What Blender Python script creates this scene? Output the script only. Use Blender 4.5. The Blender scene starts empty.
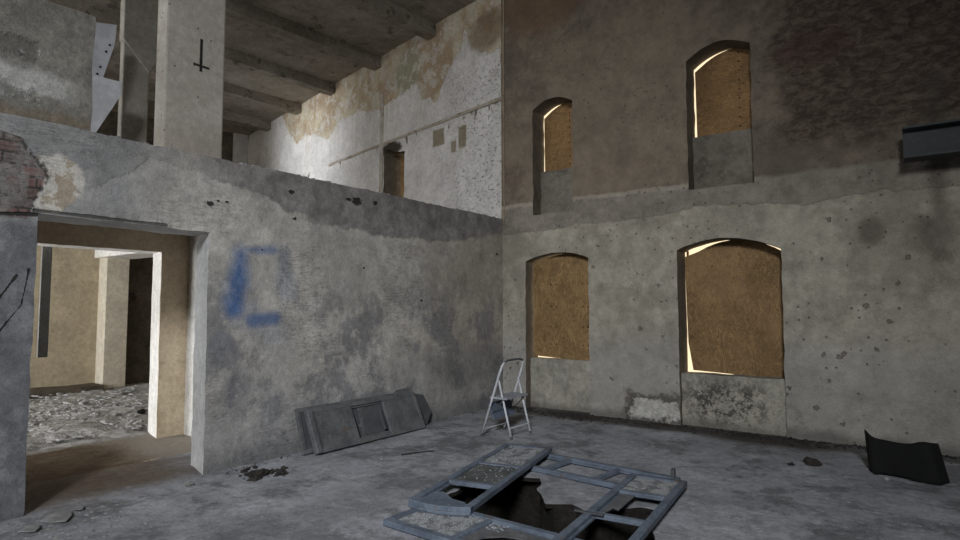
import bpy, bmesh, math, random
from mathutils import Vector, Matrix, noise
from mathutils.geometry import delaunay_2d_cdt
random.seed(7)
C = bpy.context.scene.collection
PI = math.pi
R = math.radians

# ------------------------------------------------------------------ node helpers
class V:
    def __init__(s, g, sock): s.g, s.s = g, sock
    def _m(s, op, o=None, rev=False, clamp=False):
        n = s.g.nt.nodes.new('ShaderNodeMath'); n.operation = op; n.use_clamp = clamp
        a, b = (o, s) if rev else (s, o)
        for i, q in enumerate((a, b)):
            if q is None: continue
            if isinstance(q, V): s.g.nt.links.new(q.s, n.inputs[i])
            else: n.inputs[i].default_value = q
        return V(s.g, n.outputs[0])
    def __add__(s, o): return s._m('ADD', o)
    __radd__ = __add__
    def __sub__(s, o): return s._m('SUBTRACT', o)
    def __rsub__(s, o): return s._m('SUBTRACT', o, True)
    def __mul__(s, o): return s._m('MULTIPLY', o)
    __rmul__ = __mul__
    def __truediv__(s, o): return s._m('DIVIDE', o)
    def max(s, o): return s._m('MAXIMUM', o)
    def min(s, o): return s._m('MINIMUM', o)
    def pow(s, o): return s._m('POWER', o)
    def abs(s): return s._m('ABSOLUTE')
    def sat(s): return s._m('ADD', 0.0, clamp=True)

class G:
    def __init__(g, name):
        g.m = bpy.data.materials.new(name); g.m.use_nodes = True
        g.nt = g.m.node_tree; g.bsdf = g.nt.nodes['Principled BSDF']
        tc = g.nt.nodes.new('ShaderNodeTexCoord'); g.P = tc.outputs['Object']
        sp = g.nt.nodes.new('ShaderNodeSeparateXYZ'); g.nt.links.new(g.P, sp.inputs[0])
        g.x, g.y, g.z = (V(g, sp.outputs[i]) for i in range(3))
    def vec(g, x, y, z):
        n = g.nt.nodes.new('ShaderNodeCombineXYZ')
        for i, q in enumerate((x, y, z)):
            if isinstance(q, V): g.nt.links.new(q.s, n.inputs[i])
            else: n.inputs[i].default_value = q
        return n.outputs[0]
    def noise(g, scale, detail=4, rough=.6, vec=None, off=0., dist=0.):
        if vec is None: vec = g.P
        if off:
            a = g.nt.nodes.new('ShaderNodeVectorMath'); a.operation = 'ADD'
            g.nt.links.new(vec, a.inputs[0]); a.inputs[1].default_value = (off, off*1.7, off*.6); vec = a.outputs[0]
        n = g.nt.nodes.new('ShaderNodeTexNoise'); g.nt.links.new(vec, n.inputs['Vector'])
        n.inputs['Scale'].default_value = scale; n.inputs['Detail'].default_value = detail
        n.inputs['Roughness'].default_value = rough; n.inputs['Distortion'].default_value = dist
        return V(g, n.outputs[0])
    def voro(g, scale, vec=None, feature='F1'):
        n = g.nt.nodes.new('ShaderNodeTexVoronoi'); n.feature = feature
        g.nt.links.new(vec or g.P, n.inputs['Vector']); n.inputs['Scale'].default_value = scale
        return V(g, n.outputs['Distance'])
    def step(g, v, a, b):                       # smooth 0..1 between a and b (a may exceed b)
        n = g.nt.nodes.new('ShaderNodeMapRange'); n.interpolation_type = 'SMOOTHSTEP'
        g.nt.links.new(v.s, n.inputs[0])
        if a < b: lo, hi, t0, t1 = a, b, 0, 1
        else: lo, hi, t0, t1 = b, a, 1, 0
        for i, q in enumerate((lo, hi, t0, t1)): n.inputs[1+i].default_value = q
        return V(g, n.outputs[0])
    def mix(g, a, b, t):
        n = g.nt.nodes.new('ShaderNodeMix'); n.data_type = 'RGBA'
        if isinstance(t, V): g.nt.links.new(t.s, n.inputs[0])
        else: n.inputs[0].default_value = t
        for i, q in ((6, a), (7, b)):
            if isinstance(q, V): g.nt.links.new(q.s, n.inputs[i])
            else: n.inputs[i].default_value = (*q, 1)
        return V(g, n.outputs[2])
    def pw(g, u, pts):                          # piecewise linear curve of u
        u0, u1 = pts[0][0], pts[-1][0]
        v0 = min(p[1] for p in pts); v1 = max(p[1] for p in pts) + 1e-4
        n = g.nt.nodes.new('ShaderNodeValToRGB'); r = n.color_ramp
        el = r.elements
        while len(el) > 1: el.remove(el[-1])
        for i, (a, b) in enumerate(pts):
            e = el[0] if i == 0 else el.new((a-u0)/(u1-u0))
            e.position = (a-u0)/(u1-u0); q = (b-v0)/(v1-v0); e.color = (q, q, q, 1)
        g.nt.links.new(((u-u0)/(u1-u0)).s, n.inputs[0])
        bw = g.nt.nodes.new('ShaderNodeSeparateColor'); g.nt.links.new(n.outputs[0], bw.inputs[0])
        return V(g, bw.outputs[0])*(v1-v0)+v0
    def ell(g, u, v, cu, cv, ru, rv, soft=.3, p=None, pa=0.):
        d = ((u-cu)*(1/ru)).pow(2.) + ((v-cv)*(1/rv)).pow(2.)
        d = d.pow(.5)
        if p is not None: d = d + (p-.5)*pa
        return g.step(d, 1+soft, 1-soft)
    def rect(g, u, v, u0, u1, v0, v1, soft=.03, p=None, pa=0.):
        d = ((u-(u0+u1)/2).abs()-(u1-u0)/2).max((v-(v0+v1)/2).abs()-(v1-v0)/2)
        if p is not None: d = d + (p-.5)*pa
        return g.step(d, soft, -soft)
    def seg(g, u, v, a, b, w, soft=.5, p=None, pa=0.):
        dx, dy = b[0]-a[0], b[1]-a[1]; L2 = dx*dx+dy*dy
        t = (((u-a[0])*dx+(v-a[1])*dy)/L2).sat()
        d = ((u-a[0]-t*dx).pow(2.)+(v-a[1]-t*dy).pow(2.)).pow(.5)
        if p is not None: d = d + (p-.5)*pa
        return g.step(d, w*(1+soft), w*(1-soft))
    def grain(g, col, k=1., mid=1.):
        a = g.noise(2.1, 8, .78, off=101); b = g.noise(14, 6, .8, off=111); c = g.noise(70, 3, .7, off=121)
        f = (a-.5)*1.3*k+(b-.5)*1.5*k*mid+(c-.5)*.9*k+1.
        n = g.nt.nodes.new('ShaderNodeVectorMath'); n.operation = 'SCALE'
        g.nt.links.new(col.s, n.inputs[0]); g.nt.links.new(f.max(.15).s, n.inputs['Scale'])
        return V(g, n.outputs[0])
    def out(g, col, h=None, dist=.01, rough=.9, strength=1., metal=0., spec=.25):
        b = g.bsdf
        if isinstance(col, V): g.nt.links.new(col.s, b.inputs['Base Color'])
        else: b.inputs['Base Color'].default_value = (*col, 1)
        if isinstance(rough, V): g.nt.links.new(rough.s, b.inputs['Roughness'])
        else: b.inputs['Roughness'].default_value = rough
        b.inputs['Metallic'].default_value = metal
        b.inputs['Specular IOR Level'].default_value = spec
        if h is not None:
            n = g.nt.nodes.new('ShaderNodeBump'); n.inputs['Distance'].default_value = dist
            n.inputs['Strength'].default_value = strength
            g.nt.links.new(h.s, n.inputs['Height']); g.nt.links.new(n.outputs[0], b.inputs['Normal'])
        return g.m

def plaster(name, c1, c2, c3=None, dist=.012, scale=1., dots=.5):
    g = G(name)
    a = g.noise(1.3*scale, 5, .65); b = g.noise(7*scale, 6, .7, off=3); c = g.noise(40, 4, .6, off=9)
    col = g.mix(c1, c2, g.step(a*.6+b*.4, .38, .62))
    if c3: col = g.mix(col, c3, g.step(g.noise(2.3*scale, 6, .7, off=21), .56, .66))
    d = g.step(g.voro(9), .10, .05)*g.step(g.noise(3, 2, .5, off=5), .5, .6)
    col = g.mix(col, tuple(q*.3 for q in c1), d*dots)
    return g.out(g.grain(col, .7), b*.6+c*.3+a*.8-d*.4, dist)

# ------------------------------------------------------------------ mesh helpers
def tag(o, label=None, cat=None, group=None, kind=None):
    if label: o['label'] = label
    if cat: o['category'] = cat
    if group: o['group'] = group
    if kind: o['kind'] = kind
    return o

def link(name, me, m, parent=None):
    o = bpy.data.objects.new(name, me); C.objects.link(o)
    if m: me.materials.append(m)
    if parent: o.parent = parent
    return o

def obj(name, bm, m, parent=None, smooth=False, bevel=0.):
    bmesh.ops.recalc_face_normals(bm, faces=bm.faces)
    me = bpy.data.meshes.new(name); bm.to_mesh(me); bm.free()
    if smooth:
        for p in me.polygons: p.use_smooth = True
    o = link(name, me, m, parent)
    if bevel:
        b = o.modifiers.new('bevel', 'BEVEL'); b.width = bevel; b.segments = 2; b.limit_method = 'ANGLE'
    return o

def empty(name, loc=(0, 0, 0), rz=0.):
    o = bpy.data.objects.new(name, None); C.objects.link(o)
    o.location = loc; o.rotation_euler = (0, 0, rz); o.empty_display_size = .1
    return o

def box(bm, x0, x1, y0, y1, z0, z1, M=None):
    vs = [bm.verts.new((x, y, z)) for x in (x0, x1) for y in (y0, y1) for z in (z0, z1)]
    if M is not None:
        for v in vs: v.co = M @ v.co
    for f in ((0, 1, 3, 2), (4, 6, 7, 5), (0, 4, 5, 1), (2, 3, 7, 6), (0, 2, 6, 4), (1, 5, 7, 3)):
        bm.faces.new([vs[i] for i in f])
    return vs

def prism(bm, pts, z0, z1, M=None):
    a = [bm.verts.new((p[0], p[1], z0)) for p in pts]; b = [bm.verts.new((p[0], p[1], z1)) for p in pts]
    if M is not None:
        for v in a+b: v.co = M @ v.co
    bm.faces.new(a[::-1]); bm.faces.new(b); n = len(pts)
    for i in range(n): bm.faces.new((a[i], a[(i+1) % n], b[(i+1) % n], b[i]))

def tube(bm, pts, r, n=10, cap=True):
    pts = [Vector(p) for p in pts]; rings = []
    up = None
    for i, p in enumerate(pts):
        d = (pts[min(i+1, len(pts)-1)]-pts[max(i-1, 0)]).normalized()
        if up is None:
            up = d.orthogonal().normalized()
        up = (up-d*up.dot(d)).normalized(); s = d.cross(up)
        rings.append([bm.verts.new(p+(up*math.cos(2*PI*k/n)+s*math.sin(2*PI*k/n))*r) for k in range(n)])
    for a, b in zip(rings, rings[1:]):
        for k in range(n): bm.faces.new((a[k], a[(k+1) % n], b[(k+1) % n], b[k]))
    if cap: bm.faces.new(rings[0][::-1]); bm.faces.new(rings[-1])

def inside(p, poly):
    x, y = p; c = False; n = len(poly)
    for i in range(n):
        x1, y1 = poly[i]; x2, y2 = poly[i-1]
        if (y1 > y) != (y2 > y) and x < (x2-x1)*(y-y1)/(y2-y1)+x1: c = not c
    return c

def plate(name, m, outer, holes, thick, fmap, h=.12, he=.08, amp=.008, eamp=.01, keep=None, back=True, side=None):
    """Slab with openings: triangulated face, given thickness, gently uneven like hand-laid plaster."""
    pts, edges = [], []
    def loop(poly):
        base = len(pts); k = 0; L = []
        for i in range(len(poly)):
            a, b = Vector(poly[i]), Vector(poly[(i+1) % len(poly)])
            n = max(1, int(round((b-a).length/he)))
            for j in range(n):
                L.append(a.lerp(b, j/n))
        pts.extend(L); n = len(L)
        edges.extend((base+i, base+(i+1) % n) for i in range(n))
        return [tuple(q) for q in L]
    loops = [loop(outer)]+[loop(q) for q in holes]
    us = [p[0] for p in outer]; vs = [p[1] for p in outer]
    nu = int((max(us)-min(us))/h); nv = int((max(vs)-min(vs))/h)
    bpts = [Vector(q) for q in pts]
    cell = {}
    for q in bpts: cell.setdefault((int(q.x//h), int(q.y//h)), []).append(q)
    for i in range(1, nu):
        for j in range(1, nv):
            q = Vector((min(us)+i*(max(us)-min(us))/nu+random.uniform(-.2, .2)*h, min(vs)+j*(max(vs)-min(vs))/nv+random.uniform(-.2, .2)*h))
            if not inside(q, outer) or any(inside(q, hh) for hh in holes): continue
            cx, cy = int(q.x//h), int(q.y//h)
            if any((q-w).length < .45*h for a in (-1, 0, 1) for b in (-1, 0, 1) for w in cell.get((cx+a, cy+b), ())): continue
            pts.append(q)
    r = delaunay_2d_cdt([Vector(p) for p in pts], edges, [], 0, 1e-6)
    co, fa = r[0], r[2]
    bm = bmesh.new(); F = []; B = []
    bset = set((round(q.x, 4), round(q.y, 4)) for q in bpts)
    for q in co:
        w = Vector(fmap(q.x, q.y, 0))
        d = noise.noise(w*1.6)*amp*1.6+noise.noise(w*6)*amp*.6
        u, v = q.x, q.y
        if (round(u, 4), round(v, 4)) in bset:
            kk = 1.
            if keep and keep(u, v): kk = 0.
            u += noise.noise(w*5+Vector((9, 0, 0)))*eamp*kk; v += noise.noise(w*5+Vector((0, 19, 0)))*eamp*kk
            d = d*.5 if kk else 0
        F.append(bm.verts.new(fmap(u, v, d)))
        if back: B.append(bm.verts.new(fmap(u, v, -thick)))
    cnt = {}
    for f in fa:
        c = sum((co[i] for i in f), Vector((0, 0)))/len(f)
        if not inside(c, loops[0]) or any(inside(c, L) for L in loops[1:]): continue
        try:
            bm.faces.new([F[i] for i in f])
            if back: bm.faces.new([B[i] for i in reversed(f)])
        except ValueError: continue
        for i in range(len(f)):
            e = (f[i], f[(i+1) % len(f)]); cnt[e] = 1
    if back:
        for (a, b) in cnt:
            if (b, a) not in cnt:
                try:
                    q = bm.faces.new((F[b], F[a], B[a], B[b]))
                    if side: q.material_index = 1
                except ValueError: pass
    o = obj(name, bm, m)
    if side: o.data.materials.append(side)
    return o

def struct(o): o['kind'] = 'structure'; return o

def sbox(name, m, *a, M=None, bevel=0., h=0, amp=.006):
    bm = bmesh.new(); box(bm, *a, M=M)
    if h:
        n = int(max(a[1]-a[0], a[3]-a[2], a[5]-a[4])/h)
        for _ in range(12):
            L = [e for e in bm.edges if e.calc_length() > h*1.6]
            if not L: break
            bmesh.ops.subdivide_edges(bm, edges=L, cuts=1, use_grid_fill=True)
        for v in bm.verts:
            w = v.co.copy(); v.co += Vector((noise.noise(w*4), noise.noise(w*4+Vector((7, 0, 0))), noise.noise(w*4+Vector((0, 7, 0)))))*amp
    return struct(obj(name, bm, m, bevel=bevel))

# ------------------------------------------------------------------ materials
LX, BY = -5.62, 8.325          # planes of the low left wall and of the back wall

def m_left():
    g = G('left_wall_plaster'); u, v = g.y, g.z
    n1 = g.noise(1.1, 5, .6); n2 = g.noise(5, 6, .7, off=4); n3 = g.noise(30, 4, .6, off=8); nw = g.noise(2.6, 6, .65, off=13)
    col = g.mix((.43, .405, .365), (.31, .29, .26), g.step(n1*.6+n2*.4, .38, .62))
    col = g.mix(col, (.255, .25, .245), g.step(g.noise(2.0, 6, .75, off=30), .52, .68)*.7)
    # brown towards the far corner, the light's tint painted in; grey low down
    col = g.mix(col, (.27, .235, .185), g.step(u+n1*2, 6.2, 8.6)*.55)
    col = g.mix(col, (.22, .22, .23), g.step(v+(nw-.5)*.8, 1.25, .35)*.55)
    # scratches
    sc = g.noise(3.0, 3, .6, vec=g.vec(u*1.2, v*9, 0), off=2)
    scm = g.step((sc-.5).abs(), .012, .002)*g.step(g.noise(1.2, 2, .5, off=40), .5, .6)
    col = g.mix(col, (.15, .145, .14), scm*.4)
    # grey cement band under the ledge
    edge = g.pw(u, [(-1, 2.45), (1.5, 2.5), (2.2, 2.62), (2.6, 2.95), (3.0, 2.92), (3.45, 2.82), (3.75, 2.80), (4.05, 2.66), (4.65, 2.58), (5.3, 2.55), (6.1, 2.53), (6.7, 2.56), (7.7, 2.74), (8.4, 2.85)])
    band = g.step(v-edge+(nw-.5)*.28+(n2-.5)*.12, -.02, .03)
    bcol = g.mix((.165, .155, .145), (.235, .225, .21), g.step(n2, .4, .62))
    col = g.mix(col, bcol, band*g.step(u, 2.4, 3.6).max(.55))
    # left of the door: cool dim light painted in, plus blue grey stains
    col = g.mix(col, (.20, .205, .215), g.step(u+(n1-.5)*.5, 2.9, 2.3)*.55)
    col = g.mix(col, (.33, .32, .29), g.step(g.noise(1.9, 5, .7, off=55), .5, .62)*g.step(u, 3.4, 2.5)*g.step(v, 2.5, 2.75)*.6)
    col = g.mix(col, g.mix((.115, .12, .13), (.20, .205, .21), g.step(n2*.6+nw*.4, .45, .58)), g.step(u+(n2-.5)*.1, 1.82, 1.74)*g.step(v+(nw-.5)*.4, 2.35, 2.2)*.9)
    col = g.mix(col, (.13, .13, .14), g.step(g.noise(1.3, 8, .75, off=140), .48, .58)*g.step(v, 2.3, 1.3)*.7)  # low stains, also painting the wall's dimming towards the floor
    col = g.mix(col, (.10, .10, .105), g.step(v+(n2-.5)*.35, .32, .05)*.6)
    col = g.mix(col, (.14, .135, .13), g.ell(u, v, 7.6, .75, 1.4, .30, .5, nw, 1.3)*.5)
    # white filler patches beside the brickwork
    wp = g.ell(u, v, 1.86, 2.62, .2, .22, .12, nw, 1.3).max(g.ell(u, v, 1.83, 2.45, .12, .1, .1, n2, 1.5))
    col = g.mix(col, g.mix((.52, .49, .44), (.33, .27, .2), g.step(n2, .5, .56)), wp*.85)
    # blue spray paint
    sp = g.noise(2.2, 4, .6, off=77)
    b = g.seg(u, v, (3.50, 2.14), (3.46, 1.60), .11, .8, sp, .2)
    b = b.max(g.seg(u, v, (3.52, 2.2), (3.90, 2.22), .05, .9, sp, .14)*.75)
    b = b.max(g.seg(u, v, (4.03, 2.16), (4.06, 1.78), .10, .95, sp, .3)*.35)
    b = b.max(g.seg(u, v, (3.66, 1.47), (3.93, 1.49), .075, .9, sp, .12)*.9)
    b = b.max(g.seg(u, v, (3.5, 1.6), (3.95, 1.3), .14, .95, sp, .2)*.25)
    col = g.mix(col, (.025, .085, .225), b*(n3*.5+.62).sat()*.93)
    # holes and chips
    H = None
    for (a, c, r) in [(3.248, 2.667, .022), (3.344, 2.671, .022), (4.12, 2.895, .05), (5.08, 2.93, .10), (4.95, 2.935, .05), (5.39, 2.95, .05), (4.167, 2.597, .035), (8.16, 2.49, .04), (5.2, 2.1, .025), (6.3, 1.7, .03), (3.17, 2.63, .05)]:
        q = g.ell(u, v, a, c, r*.72, r*.42, .18, n3, 2.2)
        H = q if H is None else H.max(q)
    H = H.max(g.step(g.voro(4.5), .055, .03)*g.step(g.noise(1, 2, .5, off=3), .5, .55))
    col = g.mix(col, (.02, .018, .016), H*.95)
    # grey smears low by the door
    sm = g.ell(u, v, 3.33, 1.2, .14, .2, .3, nw, 1.6).max(g.ell(u, v, 3.5, .75, .16, .3, .4, nw, 1.6)*.6)
    col = g.mix(col, (.15, .15, .165), sm*.6)
    # exposed brickwork with broken plaster edge
    bt = g.nt.nodes.new('ShaderNodeTexBrick'); g.nt.links.new(g.vec(u, v, 0), bt.inputs['Vector'])
    bt.inputs['Scale'].default_value = 1.; bt.inputs['Brick Width'].default_value = .23; bt.inputs['Row Height'].default_value = .085
    bt.inputs['Mortar Size'].default_value = .008; bt.inputs['Color1'].default_value = (.15, .125, .115, 1)
    bt.inputs['Color2'].default_value = (.17, .10, .09, 1); bt.inputs['Mortar'].default_value = (.06, .055, .05, 1)
    bf = V(g, bt.outputs['Fac'])
    be = g.pw(v, [(2.15, 1.45), (2.30, 1.66), (2.45, 1.70), (2.58, 1.76), (2.68, 1.80), (2.78, 1.72), (2.86, 1.66), (2.93, 1.60), (3.0, 1.2)])
    bk = g.step(u-be+(n2-.5)*.14, .012, -.012)*g.step(v, 2.28, 2.32)*g.step(v, 2.98, 2.94)
    rim = g.step((u-be+(n2-.5)*.14).abs(), .035, .01)*g.step(v, 2.3, 2.34)*g.step(v, 2.98, 2.95)
    col = g.mix(col, g.mix(V(g, bt.outputs['Color']), (.21, .20, .185), g.step(n2, .44, .56)*.85), bk)
    col = g.mix(col, (.03, .027, .025), rim*g.step(n3, .45, .55)*.8)
    # crack left of the door, dark line over the opening
    cr = g.seg(u, v, (1.70, 1.9), (1.66, 1.62), .007, .5, n2, .06).max(g.seg(u, v, (1.66, 1.62), (1.53, 1.42), .006, .5, n2, .06)).max(g.seg(u, v, (1.62, 1.85), (1.47, 1.58), .006, .5, n2, .06))
    cr = cr.max(g.seg(u, v, (1.4, 2.31), (1.75, 2.34), .012, .5, n2, .03))
    cr = cr.max(g.seg(u, v, (1.72, 2.37), (2.75, 2.365), .012, .6, n2, .03)*.8)
    col = g.mix(col, (.03, .028, .026), cr)
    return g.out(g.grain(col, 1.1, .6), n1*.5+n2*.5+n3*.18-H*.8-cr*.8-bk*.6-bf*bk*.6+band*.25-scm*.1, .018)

def m_parapet():
    g = G('parapet_block_plaster'); u, v = g.y, g.z
    n1 = g.noise(1.5, 5, .6); n2 = g.noise(6, 6, .7, off=4); n3 = g.noise(36, 4, .6, off=8)
    col = g.mix((.23, .215, .185), (.165, .155, .135), g.step(n1*.5+n2*.5, .4, .6))
    w = g.step(v+(n1-.5)*.5+(n2-.5)*.25, 3.30, 3.36)*g.step(v+(n1-.5)*.3, 3.56, 3.46)*g.step(u, 2.12, 1.7)
    col = g.mix(col, (.42, .41, .385), w*.9)
    p = g.rect(u, v, 1.1, 1.68, 3.58, 3.72, .03, n2, .25).max(g.rect(u, v, 1.1, 1.66, 3.24, 3.33, .03, n2, .2))
    col = g.mix(col, (.12, .115, .10), p*.8)
    q = g.step(g.noise(3.4, 5, .7, off=64), .56, .60)
    col = g.mix(col, (.42, .41, .39), q*.7*g.step(u, 1.95, 1.6)*g.step(n3, .42, .5))
    col = g.mix(col, (.15, .12, .085), g.step(v+(n2-.5)*.25, 3.24, 3.14)*.8)
    return g.out(g.grain(col, 1.1), n1*.5+n2*.5+n3*.2-p*.5, .02)

def m_back():
    g = G('back_wall_plaster'); u, v = g.x, g.z
    n1 = g.noise(.9, 5, .6); n2 = g.noise(4.5, 6, .7, off=4); n3 = g.noise(28, 4, .65, off=8); nw = g.noise(1.9, 6, .65, off=13)
    low = g.mix((.355, .325, .265), (.255, .23, .185), g.step(n1*.5+n2*.5, .42, .58))
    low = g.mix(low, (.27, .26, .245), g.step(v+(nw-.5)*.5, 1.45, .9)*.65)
    up = g.mix((.18, .148, .11), (.12, .099, .077), g.step(n1*.5+n2*.5, .42, .58))
    up = g.mix(up, (.10, .075, .06), g.step(g.noise(1.2, 6, .7, off=33), .52, .66)*.6)
    up = g.mix(up, (.26, .215, .16), g.ell(u, v, -3.6, 4.3, 1.3, 1.5, .6, nw, .8)*.4)
    up = g.mix(up, (.14, .08, .045), g.ell(u, v, -4.9, 6.6, .8, .45, .4, nw, 1.6)*.6)
    # rough exposed stone, upper right
    rg = g.step(u+(nw-.5)*1.1+(n1-.5)*.6, -1.55, -1.15)*g.step(v+(nw-.5)*.9, 3.55, 3.85)
    rh = g.noise(7, 8, .75, vec=g.vec(u, v*1.8, 0), off=70, dist=.6)
    up = g.mix(up, g.mix((.065, .045, .036), (.15, .115, .09), g.step(rh, .42, .6)), rg*.9)
    red = g.ell(u, v, -1.0, 4.85, .45, .22, .3, nw, 1.2)
    up = g.mix(up, (.085, .045, .036), red*.45)
    # band between the storeys
    e0 = g.pw(u, [(-5.7, 2.82), (-4.5, 2.86), (-3.7, 2.88), (-2.9, 2.92), (-2.3, 2.97), (-1.8, 2.98), (-1.1, 2.88), (-.6, 2.95), (3, 2.95)])
    b0 = g.step(v-e0+(nw-.5)*.22+(n2-.5)*.06, -.01, .02)
    b1 = g.step(v+(n2-.5)*.08+(n1-.5)*.06, 3.26, 3.33)
    band = g.mix((.185, .165, .135), (.235, .21, .175), g.step(n2, .4, .6))
    col = g.mix(g.mix(low, band, b0), up, b1)
    lit_lip = g.step((v+(n2-.5)*.08+(n1-.5)*.06-3.29).abs(), .05, .01)*g.step(u, -1.4, -2.2)
    col = g.mix(col, (.36, .32, .26), lit_lip*.55)  # paler line paints the light caught on the band's top edge
    # peeled white patch and mould by the floor
    # chips, stains, a dark upright strip
    ch = g.step(g.voro(3.6)+(n3-.5)*.35+(n2-.5)*.2, .11, .08)*g.step(g.noise(.8, 2, .5, off=3), .42, .48)*g.step(v, 3.0, 2.8)
    ch = ch.max(g.step(g.voro(10)+(n3-.5)*.2, .16, .10)*g.step(g.noise(1.2, 2, .5, off=17), .48, .54))
    col = g.mix(col, (.13, .115, .095), ch*.75)
    st = g.ell(u, v, -.43, 2.5, .12, .16, .5, nw, 1.).max(g.ell(u, v, .17, 2.45, .22, .25, .5, nw, 1.))
    st = st.max(g.rect(u, v, .13, .30, 2.1, 4.2, .06, nw, .2))
    col = g.mix(col, (.07, .06, .05), st*.6)
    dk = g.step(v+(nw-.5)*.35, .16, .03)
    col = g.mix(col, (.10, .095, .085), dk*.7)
    wr = g.step((g.noise(3.5, 6, .7, off=90)-.5).abs(), .03, .01)
    col = g.mix(col, (.07, .06, .05), g.rect(u, v, -3.46, -2.68, .0, .40, .05, n2, .5)*.85)
    wp = g.rect(u, v, -3.36, -2.74, .05, .31, .03, n2, .55)
    col = g.mix(col, (.50, .48, .44), wp*.85)
    mo = g.ell(u, v, -2.1, .38, .6, .3, .5, nw, 1.2)*g.step(n3*.4+n2*.6, .44, .54)
    mo = mo.max(g.ell(u, v, -1.5, .2, .3, .2, .5, nw, 1.2)*g.step(n2, .5, .6)*.5)
    col = g.mix(col, (.055, .05, .045), mo*.85)
    # vertical trowel joint at the second window recess
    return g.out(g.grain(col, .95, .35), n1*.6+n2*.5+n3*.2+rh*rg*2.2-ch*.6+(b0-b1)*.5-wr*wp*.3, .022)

def m_white():                 # local x = distance from the corner, z = height
    g = G('white_plaster_upper'); u, v = g.x, g.z
    n1 = g.noise(1.0, 5, .6); n2 = g.noise(5, 6, .7, off=4); n3 = g.noise(30, 4, .65, off=8); nw = g.noise(1.7, 6, .65, off=13)
    col = g.mix((.62, .60, .58), (.50, .48, .46), g.step(n1*.6+n2*.4, .38, .62))
    dr = g.noise(3.5, 4, .6, vec=g.vec(u*2, v*.25, 0), off=6)
    col = g.mix(col, (.42, .37, .30), g.step(dr, .52, .66)*g.step(v, 4.8, 6.2)*.5)
    # brown peeled zone scalloping under the beams
    e = g.pw(u, [(-.2, 5.95), (.1, 6.1), (.5, 6.1), (.86, 6.4), (1.0, 6.75), (1.2, 6.3), (1.5, 6.1), (1.9, 5.6), (2.3, 5.75), (2.61, 6.2), (3.1, 6.05), (3.6, 6.0), (4.17, 6.0), (4.8, 6.15), (5.8, 6.2), (6.4, 5.85), (6.9, 6.0), (7.7, 6.2), (8.3, 6.1), (9.0, 6.7), (9.4, 7.3), (14, 7.4)])
    t = g.step(v-e+(n2-.5)*.35+(nw-.5)*.3, -.02, .04)
    tc = g.mix((.33, .24, .145), (.44, .38, .27), g.step(nw, .42, .6)); tc = g.mix(tc, (.25, .25, .17), g.ell(u, v, 2.9, 6.5, .5, .45, .3, nw, .9)*.8)
    tc = g.mix(tc, (.5, .47, .42), g.step(g.noise(3.5, 7, .75, off=44, dist=.5), .50, .57)*.8)
    col = g.mix(col, tc, t*.92)
    col = g.mix(col, (.17, .115, .07), g.ell(u, v, .35, 6.5, .55, .35, .3, nw, 1.)*.75)
    # vault-like arcs of smoother render between beams
    for c0 in (3.05, 5.12, 7.18, 9.2):
        pass
    # moulding line, stains hanging from it
    ln = g.step((v-5.17+(n2-.5)*.04).abs(), .035, .015)*g.step(u, 6.6, 6.2)
    col = g.mix(col, (.24, .19, .14), ln*.8)
    hs = g.step(g.noise(3.2, 4, .6, vec=g.vec(u*2, v*.7, 0), off=25)+(5.15-v)*-.5, .56, .62)*g.step(v, 5.2, 5.14)*g.step(v, 4.7, 4.9)
    col = g.mix(col, (.14, .11, .08), hs*.9)
    # patches of bare render
    sp = g.rect(u, v, 1.62, 1.98, 4.72, 5.05, .02, n2, .12).max(g.rect(u, v, .98, 1.2, 4.55, 4.95, .02, n2, .08)).max(g.rect(u, v, 1.28, 1.42, 4.5, 4.72, .02, n2, .1))
    col = g.mix(col, (.26, .22, .16), sp)
    # pitted area by the corner
    pit = g.step(g.voro(15, vec=g.vec(u, v*1.6, 0)), .24, .12)*g.step(g.noise(1.5, 3, .5, off=12), .50, .58)*g.step(u+(n1-.5), 2.6, 1.6)
    pit2 = g.step(g.noise(13, 5, .75, vec=g.vec(u, v*1.7, 0), off=50), .585, .62)*g.step(u+(n1-.5), 2.0, .7)*g.step(v, 6.1, 5.7)
    col = g.mix(col, (.20, .16, .12), pit.max(pit2)*.8)
    # rising pilaster joint
    pj = g.step((u-3.86+(n2-.5)*.03).abs(), .085, .05)*g.step(v, 6.35, 6.2)
    col = g.mix(col, (.32, .27, .21), pj*.75)
    cav = g.ell(u, v, 3.52, 5.0, .4, .14, .15, n2, .9)
    col = g.mix(col, (.05, .04, .03), cav)
    ed = g.step(u+(n2-.5)*.12+(nw-.5)*.1, .05, .02)
    col = g.mix(col, (.25, .2, .14), ed)
    return g.out(g.grain(col, .6), n1*.5+n2*.5+n3*.2+t*.5*nw-pit*.4-pit2*.4-hs*.4-cav, .03)

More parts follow.
